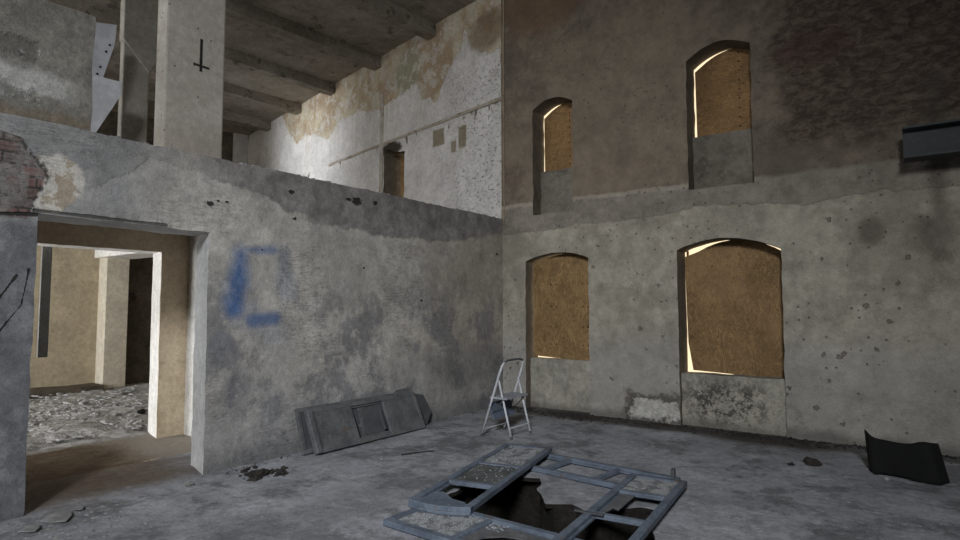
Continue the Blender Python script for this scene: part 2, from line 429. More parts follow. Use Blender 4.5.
def m_floor():
    g = G('floor_concrete'); u, v = g.x, g.y
    n1 = g.noise(.7, 5, .6); n2 = g.noise(4, 7, .75, off=4); n3 = g.noise(35, 5, .7, off=8); n4 = g.noise(11, 6, .75, off=28)
    col = g.mix((.31, .315, .34), (.20, .205, .22), g.step(n1*.45+n2*.55, .40, .60))
    col = g.mix(col, (.42, .425, .44), g.step(n4*.6+n2*.4, .53, .64)*.6)
    col = g.mix(col, (.10, .098, .10), g.step(g.noise(1.6, 8, .78, off=60), .50, .60)*.7)
    col = g.mix(col, (.085, .08, .08), g.step(g.noise(.9, 8, .7, off=160), .55, .62)*.5)
    sp = g.step(n3, .60, .68)
    col = g.mix(col, (.48, .48, .49), sp*.5)
    sd = g.step(g.noise(60, 3, .6, off=88), .63, .70)
    col = g.mix(col, (.06, .055, .05), sd*.5)
    # paler bluish patch in front of the low wall, dark track beside it
    col = g.mix(col, (.52, .535, .57), g.ell(u, v, -4.75, 3.2, .9, .9, .6, n1, 1.6)*.35*g.step(n2, .4, .6))
    col = g.mix(col, (.12, .12, .125), g.seg(u, v, (-3.9, 2.6), (-3.75, 4.2), .3, .7, n1, .8)*.45)
    # brown dirt beyond the doorway, the wall's shadow painted in with it
    col = g.mix(col, (.10, .068, .04), g.step(u+(n2-.5)*.5, -5.5, -5.9)*g.step(v+(n1-.5)*.6, 3.7, 2.9)*.85)
    # soil line at back wall
    bk = g.step(v+(n2-.5)*1.0+(n1-.5)*.9, 7.7, 7.95)
    col = g.mix(col, (.06, .052, .045), bk*.75)
    pile = g.ell(u, v, -4.25, 8.15, .55, .28, .5, n2, 1.6).max(g.ell(u, v, -1.55, 7.95, .7, .3, .5, n2, 1.6)).max(g.ell(u, v, -2.9, 8.1, 1.2, .22, .5, n2, 1.6)*.8)
    col = g.mix(col, (.05, .042, .036), pile*.9)
    return g.out(g.grain(col, .9), n2*.8+n4*.6+n3*.25+sp*.15+sd*.2, .014, rough=.92)

def m_bluemetal(name, a=(.105, .125, .155), b=(.06, .072, .09), rust=(.10, .07, .05)):
    g = G(name)
    n1 = g.noise(4, 5, .65); n2 = g.noise(25, 5, .7, off=3)
    col = g.mix(a, b, g.step(n1*.6+n2*.4, .4, .6))
    col = g.mix(col, (.30, .31, .32), g.step(n2*.6+g.noise(9, 4, .7, off=17)*.4, .57, .66)*.55)
    col = g.mix(col, rust, g.step(g.noise(6, 6, .75, off=31), .58, .66)*.7)
    return g.out(col, n1*.3+n2*.4, .004, rough=.62, spec=.35)

def m_ply(name, c=(.50, .28, .10), vert=True):
    g = G(name)
    a, b = (g.x, g.z)
    if vert: vec = g.vec(a*2.6, b*.9, 0)
    else: vec = g.vec(a*.8, b*3.5, 0)
    n = g.noise(1.6, 3, .55, vec=vec, dist=1.6, off=5)
    rings = g.step(((n*16)._m('FRACT')-.5).abs(), .5, .1)
    n2 = g.noise(3, 5, .6, off=15)
    col = g.mix(c, tuple(q*.5 for q in c), rings*.75+g.step(n2, .45, .6)*.25)
    col = g.mix(col, (c[0]*1.25, c[1]*1.25, c[2]*1.4), g.step(g.noise(1.3, 3, .5, off=44), .5, .7)*.4)
    col = g.mix(col, (.10, .05, .02), g.step(g.voro(3.2), .06, .03)*.8)
    f = g.noise(60, 2, .5, vec=g.vec(a*(1 if vert else .05), b*(.05 if vert else 1), 0))
    return g.out(g.grain(col, .8), f*.3+n*.2, .002, rough=.7)

def flat(name, c, rough=.8, bump=25, dist=.004, var=.75, metal=0., spec=.25):
    g = G(name); n = g.noise(bump, 5, .65); n1 = g.noise(3, 4, .6, off=6)
    col = g.mix(c, tuple(q*var for q in c), g.step(n*.5+n1*.5, .4, .6))
    return g.out(col, n, dist, rough=rough, metal=metal, spec=spec)

M_left, M_par, M_back, M_white, M_floor = m_left(), m_parapet(), m_back(), m_white(), m_floor()
def m_infill():
    g = G('niche_infill_mouldy'); n1 = g.noise(2, 5, .6); n2 = g.noise(7, 7, .78, off=4); n3 = g.noise(26, 5, .75, off=8)
    col = g.mix((.33, .31, .26), (.22, .21, .18), g.step(n1*.5+n2*.5, .42, .58))
    mo = g.ell(g.x, g.z, -2.15, .36, .55, .30, .5, n1, 1.)*g.step(n2*.6+n3*.4, .47, .55)
    col = g.mix(col, (.055, .05, .042), mo*.9)
    col = g.mix(col, (.12, .11, .095), g.step(g.z+(n1-.5)*.3, .12, .0)*.7)
    return g.out(g.grain(col, .8), n1*.6+n2*.6+n3*.3, .02)
M_infill = m_infill()
M_infillu = plaster('upper_infill_cement', (.20, .18, .15), (.14, .125, .10), (.11, .095, .08), .02, 2.)
M_reveal = plaster('dark_reveal_render', (.15, .125, .095), (.10, .085, .065), None, .02, 2.)  # darker render on the edge faces of wall openings
M_jamb = plaster('pale_jamb_plaster', (.50, .50, .50), (.42, .42, .42), None, .012, 1.5)
M_tan = plaster('tan_plaster', (.52, .43, .31), (.46, .37, .26), (.42, .33, .23), .008, 1.)
M_far = plaster('far_room_plaster', (.44, .38, .27), (.39, .33, .235), (.37, .31, .22), .008, 1.)
M_farcol = plaster('far_column_plaster', (.62, .57, .47), (.55, .5, .4), None, .008, 1.)
M_farwhite = plaster('limewashed_concrete', (.80, .79, .76), (.70, .68, .64), None, .01, 1.)
M_ceil = plaster('ceiling_concrete', (.36, .32, .27), (.24, .215, .18), (.15, .13, .11), .02, .8, 0.)
M_beam = plaster('beam_concrete', (.31, .28, .235), (.22, .195, .16), (.10, .08, .06), .02, 1.6, .6)
M_col = plaster('column_concrete', (.36, .34, .30), (.31, .29, .255), None, .01, 1.6, .9)
M_dark = plaster('dark_end_wall', (.13, .11, .085), (.07, .06, .045), (.045, .035, .03), .02, 1.4, 0.)
M_shell = plaster('shell_plaster', (.17, .16, .145), (.12, .115, .1), None, .02, .8)
M_blue = m_bluemetal('blue_grey_painted_steel', (.12, .145, .185), (.065, .08, .105))
M_bluedk = m_bluemetal('dark_painted_steel', (.075, .078, .082), (.05, .052, .056))
g = G('dust_covered_sheet'); n1 = g.noise(90, 3, .6); n2 = g.noise(9, 6, .7, off=4)
M_dusty = g.out(g.mix(g.mix((.25, .255, .26), (.13, .13, .135), g.step(n2, .45, .58)), (.42, .44, .46), g.step(n1, .54, .62)*g.step(n2, .6, .42)*.8), n1, .003)
M_panel = m_bluemetal('dusty_sheet_metal', (.12, .12, .122), (.065, .068, .072))
M_ply1 = m_ply('plywood_vertical', (.32, .20, .088)); M_ply2 = m_ply('plywood_horizontal', (.31, .18, .075), False)
M_ply3 = m_ply('plywood_large', (.28, .172, .075))
M_black = flat('black_rubber', (.006, .006, .006), .9, 30, .006)
M_screw = flat('screw_mark', (.03, .02, .015))
M_pit = plaster('shaded_pit_earth', (.016, .013, .010), (.006, .005, .004), (.02, .017, .015), .05, 2.)  # near black: the pit's shade is put into the earth colour
M_stone = flat('rubble_stone', (.30, .295, .29), .95, 18, .01, .6)
M_soil = flat('dark_soil', (.04, .034, .03), .98, 22, .01, .55)
M_rubble = flat('pale_rubble', (.50, .50, .50), .95, 14, .02, .55)
M_glass = flat('frosted_glass_fragment', (.34, .36, .38), .35, 40, .001, .7, spec=.6)
M_alu = flat('worn_grey_paint', (.50, .51, .54), .5, 20, .002, .7, spec=.5)
M_aludk = flat('dark_blue_tread', (.10, .12, .16), .6, 20, .002, .7)
M_tread = flat('ribbed_tread_grey', (.30, .31, .34), .6, 30, .002, .7)

# ------------------------------------------------------------------ setting
fl_pit = [(-3.36, 4.30), (-3.30, 4.78), (-3.12, 4.93), (-2.93, 4.97), (-2.80, 4.72), (-2.66, 4.50), (-2.50, 4.38), (-2.36, 4.46), (-2.2, 4.40), (-2.05, 4.36),
          (-1.99, 4.62), (-1.86, 4.74), (-1.70, 4.76), (-1.66, 4.45), (-1.56, 4.25), (-1.52, 3.85), (-1.56, 3.40), (-1.9, 3.26), (-2.6, 3.22), (-3.05, 3.36), (-3.27, 3.75)]
struct(plate('floor', M_floor, [(-6.6, -5.2), (3.2, -5.2), (3.2, 8.95), (-6.6, 8.95)], [fl_pit], .035,
             lambda u, v, d: (u, v, d), h=.10, he=.05, amp=.007, eamp=.045, keep=lambda u, v: u < -6.5 or u > 3 or v < -5 or v > 8.8, side=M_pit))  # slab edges get the pit's dark colour so they read as shaded
# pit walls and bottom
bm = bmesh.new(); rings = []
for k, z in enumerate((-.03, -.12, -.5, -1.0, -1.6)):
    ring = []
    for i, (x, y) in enumerate(fl_pit):
        cx, cy = -2.5, 4.1; s = (1.04, 1.16, 1.22, 1.28, 1.3)[k]; w = Vector((x*3, y*3, z*3))
        ring.append(bm.verts.new((cx+(x-cx)*s+noise.noise(w)*.06, cy+(y-cy)*s+noise.noise(w+Vector((5, 5, 5)))*.06, z)))
    rings.append(ring)
for a, b in zip(rings, rings[1:]):
    for i in range(len(a)): bm.faces.new((a[i], a[(i+1) % len(a)], b[(i+1) % len(a)], b[i]))
bm.faces.new(rings[-1])
o = struct(obj('floor_pit', bm, M_pit))
bm = bmesh.new(); box(bm, -4.3, -.7, 2.5, 5.9, -1.75, -.02); bm.faces.ensure_lookup_table()
bmesh.ops.delete(bm, geom=[f for f in bm.faces if all(v.co.z > -.1 for v in f.verts)], context='FACES')
struct(obj('floor_pit_light_block', bm, M_pit))  # added box below the floor, blocks sky light leaking into the pit

# floor of the rooms beyond the doorway: drifted rubble
g = G('rubble_floor'); n1 = g.noise(2.2, 6, .7); n2 = g.noise(9, 7, .75, off=4); n3 = g.noise(30, 4, .7, off=9)
pale = g.mix((.58, .58, .58), (.30, .29, .28), g.step(n1*.4+n2*.6, .44, .58))
pale = g.mix(pale, (.12, .11, .10), g.step(n2, .60, .68)*.8)
rb = g.step(g.x+(n1-.5)*.25, -7.85, -8.05)
brown = g.mix((.10, .065, .035), (.16, .12, .08), g.step(n1*.5+n2*.5, .42, .6))  # dirt tone with the wall's shadow put into the colour
brown = g.mix(brown, (.34, .31, .27), g.step(g.y+(n2-.5)*.4, 2.9, 3.4)*.7)  # paler right part paints the daylight coming through the doorway
Mr = g.out(g.mix(brown, pale, rb), n1*.6+n2+n3*.3, .05)
bm = bmesh.new(); nx, ny = 120, 110; grid = []
for i in range(nx+1):
    row = []
    for j in range(ny+1):
        x = -6.6-(7.0*i/nx); y = -2.2+10.6*j/ny
        k = min(1, max(0, (-7.9-x)/.4)); w = Vector((x, y, 0))
        z = k*(.02+.05*noise.noise(w*1.1)+.045*noise.noise(w*3.1)+.03*abs(noise.noise(w*8)))+(1-k)*.007*noise.noise(w*3)
        row.append(bm.verts.new((x, y, z-.002)))
    grid.append(row)
for i in range(nx):
    for j in range(ny): bm.faces.new((grid[i][j], grid[i+1][j], grid[i+1][j+1], grid[i][j+1]))
struct(obj('floor_beyond', bm, Mr))

# low left wall with doorway
lw = [(-2.2, 0), (1.735, 0), (1.74, 2.35), (3.165, 2.345), (3.17, 0), (BY+.3, 0), (BY+.3, 3.095), (-2.2, 3.095)]
lw[0] = (-2.2, -.05); lw[5] = (BY+.3, -.05)
struct(plate('wall_left', M_left, lw, [], .44, lambda u, v, d: (LX+d-(0 if d > -.3 else 0), u+(.115 if (d < -.3 and 3.0 < u < 3.4 and v < 2.4) else 0), v), h=.10, he=.06, amp=.009, eamp=.014,
             keep=lambda u, v: v < .01 or u > BY+.2 or u < -2.1, side=M_jamb))
# corridor side wall on the right, rear edge of the doorway on the left
sbox('trim_1', M_farwhite, -7.63, -6.06, 4.03, 4.2, -.02, 2.86, h=.3, amp=.004)
sbox('trim_2', M_shell, -6.34, -6.06, 1.2, 1.66, -.02, 2.62)
# parapet block standing on the low wall, left
struct(plate('parapet', M_par, [(-2.2, 3.10), (2.095, 3.10), (2.095, 4.10), (-2.2, 4.10)], [], .4, lambda u, v, d: (LX-.015+d, u, v), h=.1, he=.06, amp=.01, eamp=.014))
# chipped screed along the ledge
bm = bmesh.new()
for i in range(70):
    y = random.uniform(1.6, 8.2); s = random.uniform(.015, .05)
    if 2.62 < y < 3.3: continue
    prism(bm, [(LX-.02-s+random.uniform(-.01, .01), y), (LX-.02, y+s*.3), (LX-.03, y+s*2.2), (LX-.06-s, y+s*1.8)], 3.085, 3.095+random.uniform(.005, .022))
tag(obj('ledge_crumbs', bm, M_stone), 'crumbled mortar bits lying along the ledge of the low wall', 'rubble', kind='stuff')

# second wall behind the doorway with its opening
tw = [(-2.2, -.05), (1.0, -.05), (1.0, 2.29), (3.68, 2.30), (3.69, -.05), (8.4, -.05), (8.4, 2.86), (-2.2, 2.86)]
struct(plate('wall_inner', M_tan, tw, [], .01, lambda u, v, d: (-7.62+d, u, v), h=.2, he=.12, amp=.006, eamp=.008, keep=lambda u, v: v > 2.5 or v < 0))
tw2 = [(-2.2, -.05), (1.0, -.05), (1.0, 2.30), (3.69, 2.31), (3.70, -.05), (8.4, -.05), (8.4, 2.86), (-2.2, 2.86)]
struct(plate('wall_inner_rear', M_farwhite, tw2, [], .44, lambda u, v, d: (-7.64+d, u+(.10 if (d < -.3 and 3.5 < u < 4) else 0), v), h=.2, he=.12, amp=.004, eamp=.006, keep=lambda u, v: v > 2.5 or v < 0))
# far room
sbox('wall_far', M_far, -13.6, -13.3, -2.2, 8.4, -.1, 2.86, h=.6, amp=.01)
sbox('shade_gap_far', M_dark, -13.3, -12.75, -2.2, 5.15, -.1, .12, h=.4, amp=.02)  # dark block standing in for the shaded gap at the wall foot
sbox('wall_far_bay', M_dark, -13.32, -13.22, 5.72, 8.4, -.1, 2.86)
sbox('concrete_column', M_farcol, -13.32, -12.95, 5.20, 5.62, -.1, 2.60, bevel=.01)
sbox('concrete_beam', M_farwhite, -13.3, -8.1, 5.10, 5.72, 2.60, 2.86, bevel=.01)
sbox('ceiling_lower', M_ceil, -13.6, -6.05, -2.2, 8.4, 2.86, 3.0)
sbox('wall_lower_right', M_tan, -13.6, -6.06, 8.35, 8.6, -.1, 3.0)
bm = bmesh.new()
for a in [(-13.6, -12.8, -.1, 3.0), (-8.6, -5.6, -.1, 3.0), (-12.8, -8.6, -.1, .35), (-12.8, -8.6, 2.7, 3.0)]: box(bm, a[0], a[1], -2.45, -2.2, a[2], a[3])
struct(obj('wall_lower_left', bm, M_farwhite))
M_board = flat('grey_board', (.20, .20, .19))
# grey board hanging inside the far room beside the second opening
bm = bmesh.new(); box(bm, -8.24, -8.20, 2.60, 2.70, 1.03, 2.6)
tag(obj('hanging_board', bm, M_board, bevel=.004), 'narrow grey board hanging just inside the second opening, left of the far column', 'board')

# back wall with four arched recesses
def arch(x0, x1, z0, zl, zr, zt, n=14, close=True):
    p = [(x0, z0), (x1, z0)]
    for i in range(n+1):
        t = i/n; x = x1+(x0-x1)*t; base = zr+(zl-zr)*t
        zm = (zl+zr)/2; p.append((x, base+(zt-zm)*4*t*(1-t)*.97+0))
    return p
W1 = arch(-5.17, -4.05, -.03, 2.35, 2.36, 2.485); W2 = arch(-2.70, -1.385, -.03, 2.40, 2.34, 2.535)
U1 = arch(-5.02, -4.305, 3.11, 4.84, 4.87, 4.99); U2 = arch(-2.52, -1.68, 3.225, 5.04, 5.10, 5.215)
bw = [(-5.64, -.05), (3.2, -.05), (3.2, 7.3), (-5.64, 7.3)]
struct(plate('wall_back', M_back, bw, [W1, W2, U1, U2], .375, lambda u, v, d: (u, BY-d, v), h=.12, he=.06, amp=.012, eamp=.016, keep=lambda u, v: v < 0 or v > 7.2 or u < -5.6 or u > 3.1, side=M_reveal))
# recess infill walls
def infill(name, m, x0, x1, z0, z1, y, t=.3):
    return struct(plate(name, m, [(x0, z0), (x1, z0), (x1, z1), (x0, z1)], [], t, lambda u, v, d: (u, y-d, v), h=.1, he=.08, amp=.008, eamp=.010))
infill('trim_3', M_infill, -5.22, -4.0, -.02, .79, 8.47, .2)
infill('trim_4', M_infill, -2.75, -1.34, -.02, .70, 8.41, .27)
infill('trim_5', M_infillu, -5.07, -4.26, 3.08, 3.86, 8.58, .1)
infill('trim_6', M_infillu, -2.57, -1.63, 3.2, 4.02, 8.58, .1)

# upper white wall, turned 13 degrees away from the back wall
WR = math.atan2(.222, -.975)
def wmap(u, v, d): return (u, d, v)
whole = [(-.05, 3.0), (14.6, 3.0), (14.6, 7.3), (-.05, 7.3)]
hole = [(2.97, 3.2), (3.77, 3.2), (3.78, 4.98), (3.6, 5.02), (3.3, 4.9), (2.98, 4.86)]
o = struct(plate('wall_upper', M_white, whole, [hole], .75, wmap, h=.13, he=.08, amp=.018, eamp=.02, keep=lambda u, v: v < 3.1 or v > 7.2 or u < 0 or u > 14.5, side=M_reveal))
o.location = (-5.62, BY, 0); o.rotation_euler = (0, 0, WR)
# slim pilaster joint left of the recess and string course
def wobj(name, bm, m, **k):
    q = obj(name, bm, m, **k); q.location = (-5.62, BY, 0); q.rotation_euler = (0, 0, WR); return q
bm = bmesh.new(); box(bm, .0, 6.3, -.02, .025, 5.14, 5.2); struct(wobj('trim_7', bm, plaster('moulding_plaster', (.42, .38, .32), (.3, .25, .19), (.2, .15, .11), .02, 3), bevel=.006))
bm = bmesh.new(); box(bm, 3.80, 3.92, -.02, .03, 3.1, 6.3); struct(wobj('trim_8', bm, plaster('pilaster_plaster', (.45, .42, .38), (.36, .32, .27), (.27, .21, .15), .02, 3), bevel=.01))
# end wall and ceiling of the upper floor
bm = bmesh.new(); box(bm, 12.1, 12.4, -.2, 13.5, 3.0, 7.3); struct(wobj('wall_upper_end', bm, M_dark))
bm = bmesh.new(); box(bm, 12.0, 12.12, .02, .45, 3.0, 7.25); struct(wobj('trim_9', bm, M_white))
bm = bmesh.new(); prism(bm, [(-6.05, 8.7), (-18.5, 11.7), (-18.5, -2.2), (-6.05, -2.2)], 3.0, 3.06); struct(obj('floor_upper', bm, M_ceil))
sbox('ceiling', M_ceil, -18.6, 3.3, -5.3, 12.4, 7.17, 7.4)
# concrete beams, five of them, about two metres apart
bd = Vector((-math.sin(R(5.2)), -math.cos(R(5.2)), 0))
n_ = Vector((.222, .975, 0)); d_ = Vector((-.975, .222, 0))
for i, s in enumerate((2.03, 4.06, 6.19, 8.18, 10.25)):
    P0 = Vector((-5.62, BY, 0))+d_*s-bd*.35
    ang = math.atan2(bd.y, bd.x)
    Mx = Matrix.Translation(P0) @ Matrix.Rotation(ang, 4, 'Z')
    sbox('ceiling_beam' if i == 0 else 'ceiling_beam.%03d' % i, M_beam, 0, 13.5, -.13, .13, 6.93, 7.18, M=Mx, h=.35, amp=.012)
# column on the low wall
g = G('column_concrete_marked'); n1 = g.noise(2, 5, .6); n2 = g.noise(14, 5, .7, off=3)
col = g.mix((.37, .345, .30), (.31, .285, .245), g.step(n1*.5+n2*.5, .4, .6))
pits = g.step(g.voro(10), .12, .06)*g.step(g.noise(2, 2, .5, off=8), .42, .5)
col = g.mix(col, (.12, .11, .095), pits*.8)
cr = g.rect(g.y, g.z, 3.018, 3.048, 3.92, 4.25, .006, n2, .012).max(g.rect(g.y, g.z, 2.955, 3.12, 3.965, 3.99, .006, n2, .012))
cr = cr*g.step(g.x, LX-.1, LX-.06)
col = g.mix(col, (.012, .011, .01), cr)
col = g.mix(col, (.25, .21, .17), g.step(g.z+(n1-.5)*.4, 3.45, 3.2)*.5)
Mc = g.out(g.grain(col, .5), n2*.5+n1*.4-pits*.6, .012)
bm = bmesh.new(); box(bm, LX-.20, LX-.005, 2.69, 3.285, 3.08, 7.2)
struct(obj('concrete_column', bm, Mc, bevel=.02))
# second column further in, with its bracketed head
bm = bmesh.new(); box(bm, -9.12, -9.0, 3.72, 4.08, 3.05, 5.5)
prism(bm, [(3.70, 5.42), (4.08, 5.02), (4.34, 5.6), (4.7, 6.2), (4.7, 7.18), (3.70, 7.18)], .36, .5, M=Matrix(((0, 0, 1, -9.48), (1, 0, 0, 0), (0, 1, 0, 0), (0, 0, 0, 1))))
struct(obj('concrete_column', bm, M_col, bevel=.015))
# upper storey, left and rear shell
bm = bmesh.new()
zz = [(-18.6, -15.6, 3, 7.4), (-15.6, -14.4, 3, 3.6), (-15.6, -14.4, 6.8, 7.4), (-14.4, -13.2, 3, 7.4), (-13.2, -7.0, 3, 4.1), (-13.2, -7.0, 6.6, 7.4), (-7.0, -5.6, 3, 7.4)]
for a in zz: box(bm, a[0], a[1], -2.45, -2.2, a[2], a[3])
struct(obj('wall_upper_left', bm, M_farwhite))
bm = bmesh.new()
for a in [(-5.9, .9, 0, 7.4), (.9, 2.5, 0, 4.9), (.9, 2.5, 6.7, 7.4), (2.5, 3.3, 0, 7.4)]: box(bm, a[0], a[1], -5.3, -5.0, a[2]-.1, a[3])
struct(obj('wall_rear', bm, M_shell))
sbox('wall_right', M_shell, 3.0, 3.3, -5.3, 9, -.1, 7.4)
sbox('wall_left_rear', M_shell, -5.9, -5.62, -5.3, -2.2, -.1, 7.4)

# white stair stringer and landing edge glimpsed between parapet and inner column
Mst = flat('white_painted_steel', (.78, .80, .86), .6, 12, .004, .8)
def slab2(name, pts, x0, x1, m, parent=None, bevel=.004):
    bm = bmesh.new(); prism(bm, pts, 0, x1-x0, M=Matrix(((0, 0, 1, x0), (1, 0, 0, 0), (0, 1, 0, 0), (0, 0, 0, 1))))
    return obj(name, bm, m, parent, bevel=bevel)
st = tag(empty('stair_stringer', (0, 0, 0)), 'white bolted steel stringer plates crossing diagonally behind the parapet block', 'stair stringer')
A1 = slab2('stringer_plate', [(2.6, 5.10), (3.34, 5.28), (3.32, 5.0), (3.09, 4.10), (2.6, 4.10)], -8.35, -8.30, Mst, st)
A2 = slab2('stringer_plate', [(2.6, 4.47), (3.37, 4.50), (3.37, 4.33), (3.10, 3.78), (2.6, 3.2)], -8.22, -8.17, Mst, st)
slab2('stair_post', [(2.62, 3.0), (2.75, 3.0), (2.75, 5.0), (2.62, 5.0)], -8.32, -8.17, Mst, st)
for (y, z) in ((3.26, 4.98), (3.22, 4.88), (3.16, 4.66), (3.13, 4.56)):
    bm = bmesh.new(); bmesh.ops.create_cone(bm, cap_ends=True, segments=8, radius1=.014, radius2=.012, depth=.02, matrix=Matrix.Translation((-8.295, y, z)) @ Matrix.Rotation(PI/2, 4, 'Y'))
    obj('bolt', bm, M_black, A1)

# ------------------------------------------------------------------ boarded windows
def board(name, m, pts, y, label, screws=(), t=.018, group=None):
    bm = bmesh.new(); prism(bm, pts, 0, t, M=Matrix(((1, 0, 0, 0), (0, 0, 1, y), (0, 1, 0, 0), (0, 0, 0, 1))))
    o = tag(obj(name, bm, m), label, 'board', group)
    for (x, z) in screws:
        bm = bmesh.new(); bmesh.ops.create_cone(bm, cap_ends=True, segments=8, radius1=.013, radius2=.010, depth=.008, matrix=Matrix.Translation((x, y-.003, z)) @ Matrix.Rotation(PI/2, 4, 'X'))
        obj('screw', bm, M_screw, o)
    return o
def bowed(x0, x1, z0, zl, zr, zt, n=12, xt=None, dz=0., extra=()):
    p = arch(x0, x1, z0, zl, zr, zt, n); p[1] = (x1, z0-dz)
    p[-1] = (x0 if xt is None else xt, p[-1][1]); return p+list(extra)
board('plywood_board', M_ply1, bowed(-5.13, -3.95, .825, 2.32, 2.42, 2.475, xt=-5.14, dz=.06), 8.53, 'smaller lower plywood board in the arched recess behind the step stool',
      [(x, z) for z in (1.02, 1.30, 1.62, 1.98) for x in (-4.82, -4.72, -4.25, -4.16)])
board('plywood_board', M_ply3, bowed(-2.61, -1.3, .728, 2.33, 2.25, 2.54, xt=-2.694, dz=.06, extra=[(-2.69, 1.9), (-2.672, 1.12)]), 8.66, 'largest plywood board, filling the wide lower arched window recess')
board('plywood_board', M_ply2, bowed(-4.985, -4.2, 3.8, 4.78, 4.86, 4.98, xt=-4.995), 8.66, 'small upper plywood board nearest the room corner, high above the stool',
      [(-4.52, 3.95+.12*k) for k in range(8)])
board('plywood_board', M_ply2, bowed(-2.482, -1.6, 3.97, 4.99, 5.08, 5.21, xt=-2.495), 8.66, 'upper plywood board over the wide window, left of the rough stone patch',
      [(-1.90, 4.10+.13*k) for k in range(9)])
# thin frame lath seen in the gap of the wide window
bm = bmesh.new(); box(bm, -2.69, -2.665, 8.72, 8.76, 1.15, 2.42); tag(obj('window_lath', bm, M_ply1, bevel=.003), 'thin upright wooden lath in the bright gap beside the largest plywood board', 'lath')
# board in the recess of the white wall
bm = bmesh.new(); box(bm, 2.95, 3.71, -.42, -.40, 3.15, 4.95); o = wobj('plywood_board', bm, M_ply1)
tag(o, 'narrow plywood board deep in the recess of the white upper wall', 'board')

# ------------------------------------------------------------------ steel beam end, right
bm = bmesh.new(); box(bm, -.085, 3.02, 7.86, 8.14, 3.535, 3.56); box(bm, -.085, 3.02, 7.86, 8.14, 3.215, 3.24); box(bm, -.085, 3.02, 7.995, 8.01, 3.24, 3.535)
tag(obj('steel_beam', bm, flat('grey_painted_beam_steel', (.055, .062, .063), .7, 15, .004, .75), bevel=.004), 'grey steel I-beam crossing high in front of the right end of the back wall', 'beam')

# ------------------------------------------------------------------ metal door leaves
def leaf(name, label, L, W, loc, rz, bars, panels, mat=None, group=None, arc_end=0., ph=.55, T=.045, rail=.06, M4=None, pm=None):
    """Steel door leaf lying along local x (length) and y (width)."""
    mat = mat or M_blue
    r = empty(name, loc, rz)
    if M4 is not None: r.matrix_world = M4
    tag(r, label, 'door leaf', group)
    bm = bmesh.new()
    x0 = 0
    for (y0, y1) in ((0, rail), (W-rail, W)):
        box(bm, 0, L, y0, y1, 0, T)
        yi = (y1, y1+.02) if y0 == 0 else (y0-.02, y0)
        box(bm, rail, L-rail, yi[0], yi[1], 0, T*.45)
    box(bm, L-rail, L, rail, W-rail, 0, T)
    if arc_end:
        n = 10; pts = []
        for i in range(n+1):
            t = i/n; pts.append((-arc_end*4*t*(1-t), W*t))
        pts = pts+[(rail*1.1, W), (rail*1.1, 0)]
        prism(bm, pts, -.002, T+.003); 
        prism(bm, [(p[0]*1.0-.012, p[1]) for p in pts[:n+1]]+[(0, W), (0, 0)], -.012, T*.3)
    else:
        box(bm, 0, rail, rail, W-rail, 0, T)
    obj('leaf_frame', bm, mat, r, bevel=.004)
    for b in bars:
        bm = bmesh.new(); box(bm, b-.025, b+.025, rail*.8, W-rail*.8, .004, T-.004)
        obj('crossbar', bm, mat, r, bevel=.004)
    for (a, b, m) in panels:
        bm = bmesh.new(); box(bm, a, b, rail*.7, W-rail*.7, T*ph, T*ph+.006)
        obj('leaf_panel', bm, m or pm or M_panel, r)
    return r
grp = None
LN = leaf('door_leaf', 'rusted blue-grey door leaf lying lowest, nearest the camera', 2.1, .54, (-3.23, 3.21, .012), R(-1), (.62, 1.2), [(.05, .6, M_dusty), (1.2, 2.05, M_dusty)])
# its second panel keeps a plate with a round-topped hole
bm = bmesh.new()
pl = [(.64, .05), (.70, .05), (.76, .22), (.86, .32), (.98, .35), (1.06, .28), (1.08, .05), (1.18, .05), (1.18, .49), (.64, .49)]
prism(bm, pl, .014, .02); obj('torn_panel', bm, M_panel, LN)
LF = leaf('door_leaf', 'empty blue-grey door leaf crossing the far edge of the floor pit', 1.76, .58, (-3.62, 5.15, .012), R(-4.5), (.62, 1.17), [])
bm = bmesh.new(); box(bm, 1.70, 1.73, .50, .54, .04, .13); obj('hinge_pin', bm, M_bluedk, LF)
for x in (.62, 1.17):
    pass
LR = leaf('door_leaf', 'blue-grey door leaf on the right of the pit, dusty panel at its far end', 2.13, .49, (-1.46, 3.22, .062), R(96), (.97, 1.61), [(1.62, 2.08, M_dusty)])
bm = bmesh.new(); prism(bm, [(1.0, .43), (1.58, .43), (1.58, .30), (1.16, .31), (1.20, .36), (1.08, .38), (1.06, .43)], .012, .018); obj('torn_panel', bm, M_panel, LR)
bm = bmesh.new(); box(bm, .9, .93, .34, .56, .045, .055); obj('latch', bm, M_bluedk, LR)
LL = leaf('door_leaf', 'blue-grey door leaf with curved near end on the left of the pit', 2.12, .535, (-2.771, 3.667, .062), R(102.7), (.62, 1.27), [(.66, 1.25, flat('grimy_glass', (.10, .105, .105), .45, 12, .004, .55)), (1.29, 2.08, M_dusty)], arc_end=.06)
bm = bmesh.new(); prism(bm, [(.05, .05), (.16, .12), (.20, .25), (.34, .40), (.30, .49), (.04, .49)], .016, .024); obj('torn_panel', bm, M_blue, LL)
bm = bmesh.new(); tube(bm, [(-3.47, 4.55, .015), (-3.56, 4.9, .015)], .014, 8); tag(obj('steel_rod', bm, M_bluedk), 'short dark rod lying against the left side of the pit door leaf', 'rod')

